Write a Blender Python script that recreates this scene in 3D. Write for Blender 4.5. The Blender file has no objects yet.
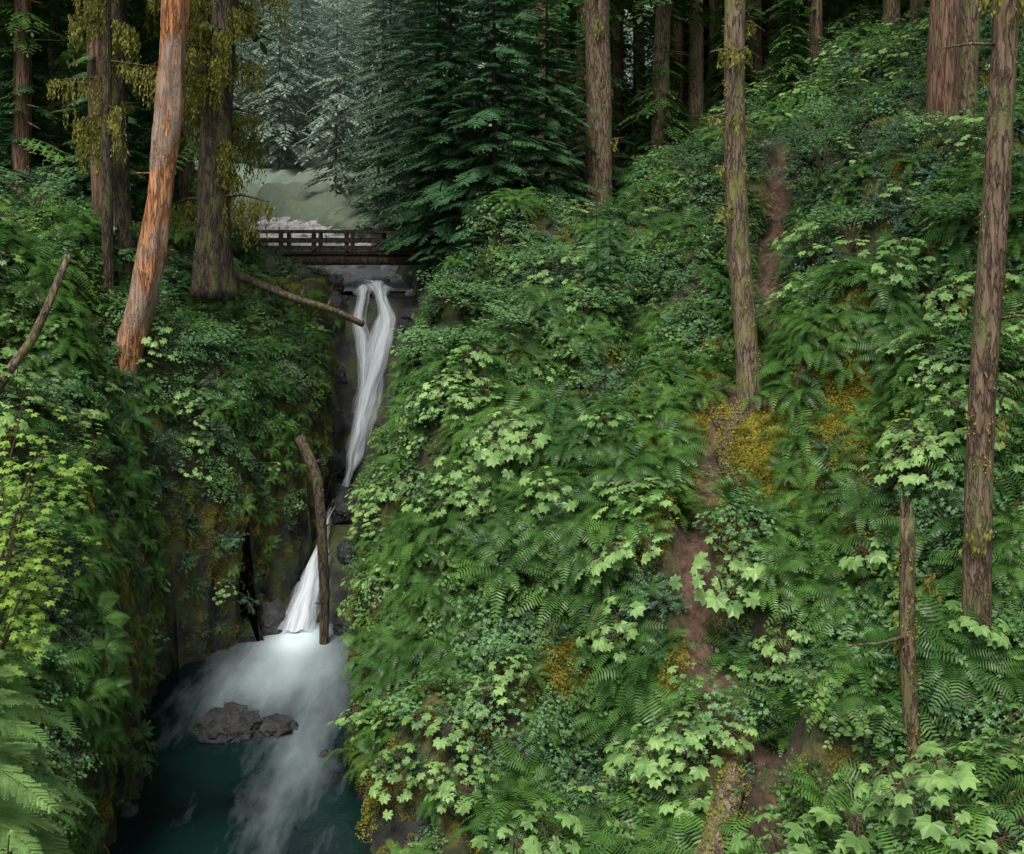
import bpy, math, random
import numpy as np
from mathutils import Vector, Matrix, Euler
rng=np.random.default_rng(11); random.seed(11)
scene=bpy.context.scene
U=random.uniform

# ---------------------------------------------------------------- noise
def _h(i,j,k,s):
    n=(i*374761393+j*668265263+k*2147483647+s*974634777)&0xffffffff
    n=((n^(n>>13))*1274126177)&0xffffffff
    n=(n^(n>>16))&0xffff
    return n/65535.0
def vn(x,y,z,s=0):
    x,y,z=np.broadcast_arrays(np.asarray(x,float),np.asarray(y,float),np.asarray(z,float))
    i=np.floor(x).astype(np.int64);j=np.floor(y).astype(np.int64);k=np.floor(z).astype(np.int64)
    fx,fy,fz=x-i,y-j,z-k
    fx=fx*fx*(3-2*fx);fy=fy*fy*(3-2*fy);fz=fz*fz*(3-2*fz)
    def L(a,b,t): return a+(b-a)*t
    return L(L(L(_h(i,j,k,s),_h(i+1,j,k,s),fx),L(_h(i,j+1,k,s),_h(i+1,j+1,k,s),fx),fy),
             L(L(_h(i,j,k+1,s),_h(i+1,j,k+1,s),fx),L(_h(i,j+1,k+1,s),_h(i+1,j+1,k+1,s),fx),fy),fz)
def fbm(x,y,z,s=0,o=4):
    t=0;a=.5
    for q in range(o):
        t=t+a*(vn(x,y,z,s+q*7)-.5)*2; x=x*2.03;y=y*2.03;z=z*2.03;a*=.5
    return t

# ---------------------------------------------------------------- materials
def newmat(name):
    m=bpy.data.materials.new(name);m.use_nodes=True
    nt=m.node_tree;nt.nodes.clear()
    out=nt.nodes.new('ShaderNodeOutputMaterial')
    return m,nt,out
def N(nt,t,**kw):
    n=nt.nodes.new(t)
    for k,v in kw.items(): setattr(n,k,v)
    return n
def c4(c): return (c[0],c[1],c[2],1)
def mix(nt,f,a,b):
    n=nt.nodes.new('ShaderNodeMix');n.data_type='RGBA'
    for s,v in ((0,f),(6,a),(7,b)):
        if isinstance(v,bpy.types.NodeSocket): nt.links.new(v,n.inputs[s])
        else: n.inputs[s].default_value=v if s==0 else c4(v)
    return n.outputs[2]
def ramp(nt,src,a,b,c=0,d=1):
    r=nt.nodes.new('ShaderNodeMapRange');r.clamp=True
    nt.links.new(src,r.inputs[0]);r.inputs[1].default_value=a;r.inputs[2].default_value=b;r.inputs[3].default_value=c;r.inputs[4].default_value=d
    return r.outputs[0]
def noise(nt,scale,detail=4,vec=None,sc=None,rough=.55):
    n=N(nt,'ShaderNodeTexNoise');n.inputs['Scale'].default_value=scale;n.inputs['Detail'].default_value=detail
    n.inputs['Roughness'].default_value=rough
    if vec is not None:
        if sc:
            mp=N(nt,'ShaderNodeMapping');mp.inputs['Scale'].default_value=sc
            nt.links.new(vec,mp.inputs[0]);nt.links.new(mp.outputs[0],n.inputs['Vector'])
        else: nt.links.new(vec,n.inputs['Vector'])
    return n.outputs[0]
def math_(nt,op,a,b=0.0,c=None):
    n=N(nt,'ShaderNodeMath',operation=op)
    for i,v in enumerate((a,b,c)):
        if v is None: continue
        if isinstance(v,bpy.types.NodeSocket): nt.links.new(v,n.inputs[i])
        else: n.inputs[i].default_value=v
    return n.outputs[0]

def leafmat(name,ca,cb,cc=None,trans=.3,gloss=.025,patchy=True):
    m,nt,out=newmat(name)
    oi=N(nt,'ShaderNodeObjectInfo');geo=N(nt,'ShaderNodeNewGeometry')
    f=oi.outputs['Random']
    if patchy:   # broad noise paints plant variety and dark shaded patches into the leaf colour
        f=math_(nt,'MULTIPLY_ADD',ramp(nt,noise(nt,.38,1,geo.outputs['Position']),.35,.65),.6,math_(nt,'MULTIPLY',f,.4))
    c=mix(nt,f,tuple(q*(.8 if patchy else 1) for q in ca),cb)
    n1=noise(nt,3.0,1,geo.outputs['Position'])
    lo=tuple(q*.45 for q in (cc or ca))
    c=mix(nt,ramp(nt,n1,.35,.60,.8,0),c,lo)
    p=N(nt,'ShaderNodeBsdfDiffuse');nt.links.new(c,p.inputs[0])
    t=N(nt,'ShaderNodeBsdfTranslucent');nt.links.new(c,t.inputs[0])
    ms=N(nt,'ShaderNodeMixShader');ms.inputs[0].default_value=trans
    nt.links.new(p.outputs[0],ms.inputs[1]);nt.links.new(t.outputs[0],ms.inputs[2])
    if gloss:
        gl=N(nt,'ShaderNodeBsdfGlossy');gl.inputs['Roughness'].default_value=.4
        m2=N(nt,'ShaderNodeMixShader');m2.inputs[0].default_value=gloss
        nt.links.new(ms.outputs[0],m2.inputs[1]);nt.links.new(gl.outputs[0],m2.inputs[2]);ms=m2
    nt.links.new(ms.outputs[0],out.inputs[0])
    return m

def barkmat(name,ca,cb,moss=None,mossamt=.0,bump=.6,streak=.12,dark=.35,patch=None):
    m,nt,out=newmat(name)
    tc=N(nt,'ShaderNodeTexCoord');v=tc.outputs['Object']
    nA=noise(nt,14,5,v,(1,1,streak),.7)
    nB=noise(nt,9,4,v,(1,1,streak*1.5),.6)
    c=mix(nt,ramp(nt,nA,.35,.65),ca,cb)
    crack=ramp(nt,math_(nt,'ABSOLUTE',math_(nt,'SUBTRACT',nB,.5)),.0,.07)
    c=mix(nt,crack,(ca[0]*dark,ca[1]*dark,ca[2]*dark),c)
    big=noise(nt,1.1,6,v,(1,1,.6),.65)
    if patch: c=mix(nt,ramp(nt,big,.47,.55),c,mix(nt,nA,tuple(q*.6 for q in patch),patch))
    if moss:
        b2=noise(nt,2.3,6,v,(1,1,.5),.7)
        c=mix(nt,ramp(nt,b2,.62-mossamt*.35,.74-mossamt*.25),c,moss)
    p=N(nt,'ShaderNodeBsdfPrincipled');p.inputs['Roughness'].default_value=.9;p.inputs['Specular IOR Level'].default_value=.2
    nt.links.new(c,p.inputs['Base Color'])
    b=N(nt,'ShaderNodeBump');b.inputs['Strength'].default_value=bump;b.inputs['Distance'].default_value=.05
    nt.links.new(math_(nt,'ADD',nA,crack),b.inputs['Height']);nt.links.new(b.outputs[0],p.inputs['Normal'])
    nt.links.new(p.outputs[0],out.inputs[0]);return m
def flatmat(name,c):
    m,nt,out=newmat(name);d=N(nt,'ShaderNodeBsdfDiffuse')
    geo=N(nt,'ShaderNodeNewGeometry')
    nt.links.new(mix(nt,noise(nt,6,1,geo.outputs['Position']),tuple(q*.5 for q in c),tuple(q*1.4 for q in c)),d.inputs[0]);nt.links.new(d.outputs[0],out.inputs[0]);return m

def rockmat(name,ca,cb,rough=.45):
    m,nt,out=newmat(name)
    geo=N(nt,'ShaderNodeNewGeometry');v=geo.outputs['Position']
    n=noise(nt,3.2,8,v,None,.7);c=mix(nt,ramp(nt,n,.35,.65),ca,cb)
    c=mix(nt,ramp(nt,noise(nt,11,4,v),.6,.75),c,tuple(q*1.8 for q in cb))
    p=N(nt,'ShaderNodeBsdfPrincipled');p.inputs['Roughness'].default_value=rough
    nt.links.new(c,p.inputs['Base Color'])
    b=N(nt,'ShaderNodeBump');b.inputs['Strength'].default_value=1;b.inputs['Distance'].default_value=.1
    nt.links.new(noise(nt,4,8,v,None,.75),b.inputs['Height']);nt.links.new(b.outputs[0],p.inputs['Normal'])
    nt.links.new(p.outputs[0],out.inputs[0]);return m

M_fern=leafmat('fern_leaf',(.055,.16,.035),(.14,.30,.055),(.06,.16,.035),.3)
M_maple=leafmat('maple_leaf',(.11,.26,.09),(.20,.39,.15),(.11,.25,.09),.35)
M_club=leafmat('devils_club_leaf',(.19,.38,.10),(.33,.53,.17),(.17,.36,.10),.3)
M_huck=leafmat('huckleberry_leaf',(.05,.15,.07),(.12,.27,.12),(.055,.15,.075),.3)
M_salm=leafmat('salmonberry_leaf',(.085,.21,.05),(.19,.35,.08),(.085,.19,.045),.35)
M_low=leafmat('groundcover_leaf',(.06,.15,.035),(.14,.25,.055),(.08,.14,.03),.3)
M_need=leafmat('conifer_needles',(.065,.165,.07),(.105,.225,.095),(.06,.15,.06),.15,.02,False)
M_needm=leafmat('conifer_needles_midhaze_tint',(.12,.20,.12),(.17,.27,.155),(.11,.19,.12),.2,0,False)  # partial distance haze painted into the needle colour
M_needl=leafmat('hemlock_needles_light',(.22,.40,.12),(.30,.49,.16),(.22,.38,.12),.35,.02,False)
M_needg=leafmat('conifer_needles_green',(.08,.175,.05),(.12,.235,.06),(.07,.16,.04),.2,0,False)
M_needfar=leafmat('conifer_needles_haze_tint',(.26,.36,.27),(.36,.46,.36),(.3,.39,.31),.25,0,False)  # valley mist painted in as a pale needle colour, no fog volume
M_moss=leafmat('moss_strands',(.28,.26,.04),(.42,.38,.07),(.22,.22,.04),.35,0)
M_lich=leafmat('hanging_moss',(.25,.26,.06),(.37,.36,.10),(.25,.25,.06),.4,0,False)
M_twig=flatmat('twig_bark',(.10,.07,.05))
M_bark=barkmat('fir_bark',(.12,.08,.055),(.26,.185,.13),(.14,.155,.06),.38)
M_barkg=barkmat('hemlock_bark',(.13,.095,.065),(.27,.20,.15),(.20,.20,.07),.42)
M_barkr=barkmat('cedar_bark_red',(.13,.07,.05),(.27,.16,.11),(.12,.13,.055),.3,streak=.05)
M_snag=barkmat('snag_orange_wood',(.42,.16,.06),(.70,.36,.19),None,0,.8,.06,.45,(.46,.33,.25))
M_dark=barkmat('dark_bark',(.055,.042,.03),(.12,.09,.07),(.10,.11,.04),.35)
M_hazetintbark=flatmat('haze_tint_bark',(.15,.15,.13))  # stem colour lightened to paint in the haze of distance
M_darkf=flatmat('fir_stem_bark',(.06,.045,.035))
M_log=barkmat('weathered_log',(.13,.10,.075),(.28,.22,.16),(.15,.15,.045),.4)
M_plank=barkmat('bridge_timber',(.06,.045,.035),(.14,.11,.08),(.08,.09,.04),.05,.3)
M_rock=rockmat('wet_rock',(.012,.013,.014),(.05,.05,.05),.35)
M_rockl=rockmat('river_stone',(.18,.18,.18),(.45,.45,.44),.7)

# ---------------------------------------------------------------- builder
class B:
    def __init__(s): s.v=[];s.f=[];s.m=[];s.n=0
    def add(s,v,f,m=0):
        v=np.asarray(v,float).reshape(-1,3);s.v.append(v)
        o=s.n
        s.f.extend([tuple(i+o for i in q) for q in f]);s.m.extend([m]*len(f));s.n+=len(v)
    def mesh(s,name,mats,smooth=False):
        me=bpy.data.meshes.new(name)
        me.from_pydata(np.concatenate(s.v).tolist(),[],s.f)
        for m in mats: me.materials.append(m)
        me.polygons.foreach_set('material_index',np.array(s.m,dtype=np.int32))
        if smooth: me.polygons.foreach_set('use_smooth',np.ones(len(s.f),dtype=bool))
        me.update();return me
def obj(name,me,loc=(0,0,0),link=True,parent=None):
    o=bpy.data.objects.new(name,me);o.location=loc
    if link: scene.collection.objects.link(o)
    if parent: o.parent=parent
    return o
def nrm(v): 
    v=np.asarray(v,float);return v/(np.linalg.norm(v)+1e-9)
def frame(d,up):
    d=nrm(d);s=np.cross(d,up)
    if np.linalg.norm(s)<1e-3: s=np.cross(d,(1,0,.1))
    s=nrm(s);n=np.cross(s,d);return s,d,n
def tube(b,pts,rad,seg=8,m=0,nz=0,ns=1.5,seed=0,flare=0,caps=True):
    pts=np.asarray(pts,float);n=len(pts);rad=np.broadcast_to(rad,(n,)) if np.ndim(rad)==0 else np.asarray(rad)
    V=[]
    ref=np.array((1.,0.1,0)) if abs(nrm(pts[-1]-pts[0])[2])>.6 else np.array((0,0,1.))
    ang=np.arange(seg)*2*np.pi/seg
    for i in range(n):
        t=nrm(pts[min(i+1,n-1)]-pts[max(i-1,0)])
        a=nrm(np.cross(t,ref));c=np.cross(a,t)
        r=rad[i]*np.ones(seg)
        if nz: r=r*(1+nz*fbm(np.cos(ang)*ns+5,np.sin(ang)*ns+5,np.full(seg,pts[i][2]*.8+pts[i][1]*.5+pts[i][0]*.5),seed,4)*2)
        if flare:
            h=np.exp(-i/(n-1)*flare*1.6)
            r=r*(1+h*(.2+.5*np.maximum(0,np.cos(ang*5+seed))))
        V.append(pts[i]+np.outer(r*np.cos(ang),a)+np.outer(r*np.sin(ang),c))
    V=np.concatenate(V);F=[]
    for i in range(n-1):
        for k in range(seg):
            k2=(k+1)%seg;F.append((i*seg+k,i*seg+k2,(i+1)*seg+k2,(i+1)*seg+k))
    if caps: F.append(tuple(range(seg))[::-1]);F.append(tuple((n-1)*seg+k for k in range(seg)))
    b.add(V,F,m)
def box(b,c,s,m=0,bev=.012):
    import bmesh
    x,y,z=[q/2 for q in s];e=min(bev,x*.4,y*.4,z*.4);L=[]
    for sx in(-1,1):
        for sy in(-1,1):
            for sz in(-1,1):
                L+= [(sx*(x-e),sy*(y-e),sz*z),(sx*(x-e),sy*y,sz*(z-e)),(sx*x,sy*(y-e),sz*(z-e))]
    bm=bmesh.new()
    for v in L: bm.verts.new(v)
    bmesh.ops.convex_hull(bm,input=bm.verts)
    bm.verts.index_update()
    V=np.array([v.co[:] for v in bm.verts]);F=[tuple(v.index for v in f.verts) for f in bm.faces]
    bm.free();b.add(V+np.array(c),F,m)

# ---------------------------------------------------------------- leaves
def lobed(n,depth,wid=1.0):
    V=[(0,.35,.05)];k=2*n
    for i in range(k+1):
        a=-math.pi*.86+ (2*math.pi*.86)*i/k
        r=(.5 if i%2==1 else .5*depth)
        if i in(0,k): r=.36
        w=1+.18*math.cos(a)
        V.append((math.sin(a)*r*w*wid,.35+math.cos(a)*r*w,-.09 if i%2==1 else 0))
    V=np.array(V);F=[(0,i,i+1) for i in range(1,k+1)]
    return V,F
L_maple=lobed(5,.55);L_club=lobed(7,.72,1.1)
L_simple=(np.array([(0,0,0),(.26,.45,.05),(0,1,-.03),(-.26,.45,.05)]),[(0,1,2),(0,2,3)])
L_wide=(np.array([(0,0,0),(.32,.3,.04),(.25,.7,.02),(0,1,-.1),(-.25,.7,.02),(-.32,.3,.04),(0,.5,-.02)]),[(0,1,6),(1,2,6),(2,3,6),(3,4,6),(4,5,6),(5,0,6)])
def leaf(b,L,p,d,up,size,m=0):
    s,dd,n=frame(d,up)
    b.add(np.asarray(p)+size*(L[0]@np.array([s,dd,n])),L[1],m)

def mk_fern(seed,nf=14):
    random.seed(seed);b=B()
    for i in range(nf):
        a=i*2*math.pi/nf+U(-.25,.25);Ln=U(.7,1.1);up=U(.7,1.3);dr=U(.8,1.1)
        npn=20
        P=[]
        for k in range(npn+1):
            t=k/npn;r=Ln*.85*t;z=Ln*(up*t-dr*t*t)
            P.append(np.array((math.cos(a)*r,math.sin(a)*r,z+.05)))
        side=np.array((-math.sin(a),math.cos(a),0))
        for k in range(2,npn):
            t=k/npn;w=Ln*.14*math.sin(math.pi*(t**.75))**.8+.01
            tan=nrm(P[k+1]-P[k]);hw=.55*np.linalg.norm(P[k+1]-P[k])
            for sg in(-1,1):
                tip=P[k]+sg*side*w*U(.85,1.1)+tan*w*.25+np.array((0,0,-w*.18+U(-.01,.01)))
                mid=(P[k]*.5+tip*.5)
                b.add([P[k]-tan*hw*.3,P[k]+tan*hw*.5,mid+tan*hw*.65,tip,mid-tan*hw*.35],[(0,1,2,3,4)] if sg>0 else [(4,3,2,1,0)])
    return b.mesh('fern%d'%seed,[M_fern])
def mk_maple(seed,tiers=15,R=.75,LS=(.08,.15),mat=None):
    random.seed(seed);b=B()
    for i in range(tiers):
        a=U(0,6.283);r=R*math.sqrt(U(.02,1));z=.25+U(.1,.9)*(1.1-.6*r/R)
        c=np.array((math.cos(a)*r,math.sin(a)*r,z))
        tube(b,[(0,0,0),c*np.array((.4,.4,.6)),c],[.012,.009,.004],3,1,caps=False)
        tilt=np.array((math.cos(a)*.35,math.sin(a)*.35,1))+np.array((U(-.2,.2),U(-.2,.2),0))
        for k in range(random.randint(10,15)):
            q=U(0,6.283);rr=.30*math.sqrt(U(0,1))
            p=c+np.array((math.cos(q)*rr,math.sin(q)*rr,-.25*rr*rr*4+U(-.04,.04)))
            leaf(b,L_maple,p,(math.cos(q)+U(-.4,.4),math.sin(q)+U(-.4,.4),-.15+U(-.3,.2)),tilt+np.array((U(-.3,.3),U(-.3,.3),0)),U(*LS))
    return b.mesh('maple%d'%seed,[mat or M_maple,M_twig])
def mk_club(seed,n=15):
    random.seed(seed);b=B()
    for st in range(3):
        a0=U(0,6.283);top=np.array((math.cos(a0)*.3,math.sin(a0)*.3,U(.45,1.15)))
        tube(b,[(0,0,0),top*np.array((.7,.7,.5)),top],[.018,.015,.012],4,1,caps=False)
        for k in range(n//3+1):
            a=k*2.4+U(-.3,.3);r=U(.12,.42)
            p=top+np.array((math.cos(a)*r,math.sin(a)*r,U(-.12,.10)-r*.15))
            tube(b,[top,p],[.005,.004],3,1,caps=False)
            leaf(b,L_club,p,(math.cos(a),math.sin(a),-.3),(math.cos(a)*.3+U(-.25,.25),math.sin(a)*.3+U(-.25,.25)-.1,1),U(.16,.36))
    return b.mesh('club%d'%seed,[M_club,M_twig])
def mk_huck(seed,ns=42,R=.62,ls=(.05,.085),mat=None,flat=.75,L=None,n=12):
    random.seed(seed);b=B();L=L or L_simple
    for i in range(ns):
        a=U(0,6.283);e=math.asin(U(.0,1));
        d=np.array((math.cos(a)*math.cos(e),math.sin(a)*math.cos(e),math.sin(e)*flat+.12))
        l=R*U(.5,1.25);start=d*l*.35;end=d*l+np.array((0,0,-.08))
        tube(b,[start*0,start,end],[.006,.005,.002],3,1,caps=False)
        sd=nrm(np.cross(d,(0,0,1)))
        for k in range(n):
            t=k/(n-1);p=start+(end-start)*t;sg=1 if k%2 else -1
            leaf(b,L,p,sd*sg+d*.6+np.array((U(-.3,.3),U(-.3,.3),U(-.4,.3))),(d[0]*.4+U(-.4,.4),d[1]*.4+U(-.4,.4),1),U(*ls))
    return b.mesh('huck%d'%seed,[mat or M_huck,M_twig])
def mk_moss(seed,n=220,R=.35):
    random.seed(seed);b=B()
    for i in range(n):
        a=U(0,6.283);r=R*math.sqrt(U(0,1));h=.16*(1-(r/R)**2)
        p=np.array((math.cos(a)*r,math.sin(a)*r,h-.03))
        leaf(b,L_simple,p,(U(-1,1),U(-1,1),U(-.8,1.0)),(U(-1,1),U(-1,1),1),U(.035,.065))
    return b.mesh('moss%d'%seed,[M_moss])

# ---------------------------------------------------------------- conifers
def branch_tpl(seed,np_=14,sub=5,droop=.28,wd=.017,tl=.36):
    random.seed(seed);V=[];F=[];o=0
    def q(a,bv,w,n=(0,0,1)):
        nonlocal o
        a=np.array(a);bv=np.array(bv);s=nrm(np.cross(bv-a,n))*w
        m_=a*.45+bv*.55
        V.extend([a,m_+s,bv,m_-s]);F.append((o,o+1,o+2,o+3));o+=4
    def ax(t): return np.array((t,0.03*math.sin(t*6+seed),.10*t-droop*t*t))
    for k in range(np_):
        t=.12+.88*k/np_
        p=ax(t);l=tl*(1-t)**.6*U(.7,1.1)*min(1,.4+t*2.2)+.05
        for sg in(-1,1):
            d=nrm((.75+U(-.15,.15),sg*.8,-.12+U(-.12,.08)))
            e=p+d*l+np.array((0,0,-.25*l))
            q(p,e,wd)
            for j in range(sub):
                tt=(j+.7)/sub;pp=p+(e-p)*tt;ll=l*.34*(1.1-tt*.6)*U(.7,1.2)
                for s2 in(-1,1):
                    dd=nrm(d+s2*np.array((sg*.8,-.8*1,0))*.9+np.array((0,0,-.25+U(-.2,.1))))
                    q(pp,pp+dd*ll,wd)
    q(ax(.95),ax(1.08),wd)
    return np.array(V),np.array(F)
TPL=[branch_tpl(s) for s in range(4)]
TPLc=[branch_tpl(s+10,9,3,.35,.024) for s in range(3)]
TPLm=[branch_tpl(s+30,8,2,.45,.04) for s in range(3)]
TPLf=[branch_tpl(s+20,20,8,.45,.0085,.30) for s in range(3)]
def put_branch(b,tp,p,az,l,pitch,m=0):
    V,F=tp;ca,sa=math.cos(az),math.sin(az);cp,sp=math.cos(pitch),math.sin(pitch)
    W=V*l
    x=W[:,0]*cp-W[:,2]*sp;z=W[:,0]*sp+W[:,2]*cp;y=W[:,1]
    b.add(np.stack((x*ca-y*sa,x*sa+y*ca,z),1)+np.array(p),F.tolist(),m)
def mk_conifer(name,seed,H,R,z0=.05,n=110,tpls=None,mat=None,bark=None,tr=.009,droopb=-.08):
    random.seed(seed);b=B();tpls=tpls or TPL
    lean=[U(-.1,.1),U(-.1,.1)]
    tube(b,[(lean[0]*t*t,lean[1]*t*t,H*t) for t in np.linspace(-.03,1,10)],[max(.01,H*tr*(1-t*.97)) for t in np.linspace(0,1,10)],8,1)
    for i in range(n):
        t=z0+(1-z0)*(i+U(0,.9))/n
        f=(t-z0)/(1-z0)
        l=R*(1-f)**.75*U(.5,1.2)*min(1,.55+f*4)+.12
        put_branch(b,random.choice(tpls),(lean[0]*t*t,lean[1]*t*t,H*t),i*2.399+U(-.3,.3),l,droopb+.55*f*f+U(-.2,.15))
    return b.mesh(name,[mat or M_need,bark or M_darkf])

# ---------------------------------------------------------------- terrain
YS=np.array([8,12,15,18,21,24,27,30,33,37,42,50,60,80,130,600.])
ST=np.array([-.3,-.12,0,.1,.22,.33,.45,.7])
RT=np.array([
[-11,-11,-11,-11.2,-11.2,-10.4,-8.2,-6.0,-4.2,-2.4,-2.4,-2.4,-2.2,-2,6,120],
[-11,-11,-11,-11.2,-11.2,-10.4,-8.2,-6.0,-4.2,-2.5,-2.3,-2.3,-2.2,-2,6,120],
[-11,-11,-11,-11,-10.8,-9.3,-6.2,-4.1,-2.7,-2.0,-1.7,-1,0,2,8,130],
[-12,-12,-11.7,-11.3,-10.3,-8.4,-6.2,-4.5,-3,-1.8,-.8,.8,2.5,6,14,140],
[-13,-12.5,-11.5,-10.3,-9.0,-7.5,-5.6,-4,-2.8,-1.2,.8,4,8,15,30,170],
[-12,-11,-10,-8.9,-7.5,-5.4,-3.2,-1.6,0,2,4.2,7.5,12,20,38,180],
[-11,-10,-9,-7.3,-4.8,-2.8,-1,.5,2,4,6,10,15,24,42,190],
[-8,-7,-5.5,-3.5,-1.5,.5,2,4,6,8,11,15,20,30,50,200]],float)
def Rf(x,y):
    yy=np.maximum(y,8);s=np.clip(x/yy,-.3,.7)
    cols=np.stack([np.interp(yy,YS,r) for r in RT],0)
    k=np.clip(np.searchsorted(ST,s,side='right')-1,0,len(ST)-2)
    t=(s-ST[k])/(ST[k+1]-ST[k]);t=t*t*(3-2*t)*.5+t*.5
    a=np.take_along_axis(cols,k[None],0)[0];c=np.take_along_axis(cols,(k+1)[None],0)[0]
    return a+(c-a)*t
def xlf(y): return np.interp(y,[8,12,16,20,25,28.6,30.4,33,36,39,41,42.5,45,60,80,95,120,200,600],[-3,-4.6,-6.5,-7.3,-8.4,-9.0,-7.0,-6.5,-6.05,-6.1,-6.4,-6.7,-9.4,-13.4,-20,-29,-50,-110,-300])
def xrf(y): return np.interp(y,[8,16,20,25,29,33,36,40,44,60,80,95,120,200,600],[-1.5,-2.6,-3.0,-3.85,-4.35,-4.3,-3.8,-3.4,-3.9,-7.5,-13,-21,-40,-98,-285])
FLY=[8,30.6,31.2,32.5,34,37,38.5,39.5,40.5,41.2,42,44,55,80,120,200,600]
FLZ=[-13.4,-13.2,-12.5,-11.5,-10.5,-10.05,-9.0,-7.5,-5.8,-4.8,-3.85,-3.8,-3.3,-2.2,-1.5,8,110]
def fl(y): return np.interp(y,FLY,FLZ)
def Lf(x,y):
    base=np.interp(y,[8,14,20,26,40,60,100,200,600],[-7.5,-6.8,-3.6,-2.2,-2.3,-.8,4,34,150])
    return base+np.clip(xlf(y)-x-4,0,200)*.28*np.interp(y,[80,110],[1,.25])
def base_h(x,y):
    f=fl(y);xl=xlf(y);xr=xrf(y)
    dl=xl-x;dr=x-xr
    zl=f+(Lf(x,y)-f)*np.interp(dl,[0,.45,1.0,2.4,4.5],[0,.48,.68,.86,1])
    zr=f+(Rf(x,y)-f)*np.interp(dr,[0,.4,1,2.2],[0,.6,.84,1])
    return np.where(dl>0,zl,np.where(dr>0,zr,f))
PATH=np.array([(10,41),(9.1,38),(7.6,33),(7.2,30.5),(5.2,27.2),(4.3,25.2),(3.8,23),(3.9,20.5),(4.3,19.2),(4.4,18),(3.9,16.5),(3.2,14)])
def pathd(x,y):
    d=np.full(np.shape(x),1e9)
    for a,c in zip(PATH[:-1],PATH[1:]):
        v=c-a;t=np.clip(((x-a[0])*v[0]+(y-a[1])*v[1])/(v@v),0,1)
        d=np.minimum(d,np.hypot(x-a[0]-t*v[0],y-a[1]-t*v[1]))
    return d
xs=np.concatenate([np.arange(-300,-60,20),np.arange(-60,-26,3),np.arange(-26,-12,.4),np.arange(-12,0,.14),np.arange(0,26,.26),np.arange(26,60,2),np.arange(60,261,14)])
ys=np.concatenate([np.arange(-60,4,8),np.arange(4,16,.5),np.arange(16,45,.15),np.arange(45,70,.5),np.arange(70,140,2.5),np.arange(140,601,20)])
X,Y=np.meshgrid(xs,ys)
Z=base_h(X,Y)
inch=(X>xlf(Y))&(X<xrf(Y))
far=np.clip((Y-45)/60,0,1)
edge=np.clip(np.maximum(xlf(Y)-X,X-xrf(Y))/3,0,1)
pd=pathd(X,Y)+.35*fbm(X*1.1,Y*1.1,Z*0,71,3);pm=np.clip(1-(pd-.20)/.35,0,1)
Z0=Z.copy()
lumps=1.7*fbm(X*.22,Y*.22,Z*.15,13,3)*edge*np.clip((50-Y)/8,0,1)
led=fbm(X*.55,Y*.55,Z*.3,23,2);lumps=lumps+1.0*np.tanh(led*6)*edge*np.clip((50-Y)/8,0,1)
amp=np.where(inch,.12,.5)+far*2.0*(~inch)
treeb=np.exp(-((X-5.8)/1.8)**2-((Y-27)/2.2)**2)
Z=Z+(lumps*(1-.8*treeb)+amp*fbm(X*.45,Y*.45,Z*.35,3,5))*(1-.75*pm)-.2*pm
wall=np.clip(np.abs(np.gradient(Z0,axis=1)/np.gradient(X,axis=1))/3,0,1)
near=(Y>14)&(Y<48)
Xd=X+np.where(near,wall*.9*fbm(X*.6,Y*.7,Z0*.9,21,5),0)
Yd=Y+np.where(near,wall*.7*fbm(X*.6,Y*.7,Z0*.9,41,5),0)
nr,nc=X.shape
V=np.stack((Xd,Yd,Z),-1).reshape(-1,3)
idx=np.arange(nr*nc).reshape(nr,nc)
Q=np.stack((idx[:-1,:-1],idx[:-1,1:],idx[1:,1:],idx[1:,:-1]),-1).reshape(-1,4)
me=bpy.data.meshes.new('ground')
me.vertices.add(len(V));me.vertices.foreach_set('co',V.ravel())
me.loops.add(Q.size);me.loops.foreach_set('vertex_index',Q.ravel().astype(np.int32))
me.polygons.add(len(Q));me.polygons.foreach_set('loop_start',np.arange(0,Q.size,4,dtype=np.int32));me.polygons.foreach_set('loop_total',np.full(len(Q),4,dtype=np.int32))
me.polygons.foreach_set('use_smooth',np.ones(len(Q),dtype=bool))
me.update(calc_edges=True)
isl=X<(xlf(Y)+xrf(Y))/2
thr=np.where(isl,np.interp(Y,[16,22,27,30,34,42,45],[.2,.6,1.4,1.8,2.4,1.8,.8]),np.interp(Y,[16,28,30,34,42,45],[.1,.3,1.5,3.0,2.5,.8]))
rockv=np.clip(1-(Z-np.maximum(fl(Y),-12.3)-thr-2.2*fbm(X*.5,Y*.5,Z*.3,9,3))/1.4,0,1)*((xlf(Y)-X)<3)*((X-xrf(Y))<1.6)
rockv=np.where(inch,1,rockv)
mossg=np.exp(-((X-5.6)/1.9)**2-((Y-26.6)/2.5)**2)
for nm_,arr in(('path',pm),('rock',rockv),('haze_tinted',np.clip((Y-60)/60,0,1)),('mossy',mossg)):
    at=me.attributes.new(nm_,'FLOAT','POINT');at.data.foreach_set('value',arr.ravel().astype(np.float32))
m,nt,out=newmat('forest_ground')
geo=N(nt,'ShaderNodeNewGeometry');v=geo.outputs['Position']
ap=N(nt,'ShaderNodeAttribute',attribute_name='path');ar=N(nt,'ShaderNodeAttribute',attribute_name='rock');am=N(nt,'ShaderNodeAttribute',attribute_name='haze_tinted');ag=N(nt,'ShaderNodeAttribute',attribute_name='mossy')
c=mix(nt,ramp(nt,noise(nt,.9,5,v),.42,.58),(.022,.024,.010),(.06,.072,.018))
c=mix(nt,ramp(nt,noise(nt,.45,5,v),.52,.66),c,(.12,.10,.025))
c=mix(nt,ramp(nt,ag.outputs['Fac'],.25,.6),c,(.22,.19,.03))
c=mix(nt,ramp(nt,noise(nt,7,5,v),.5,.7),c,(.012,.012,.008))
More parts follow.
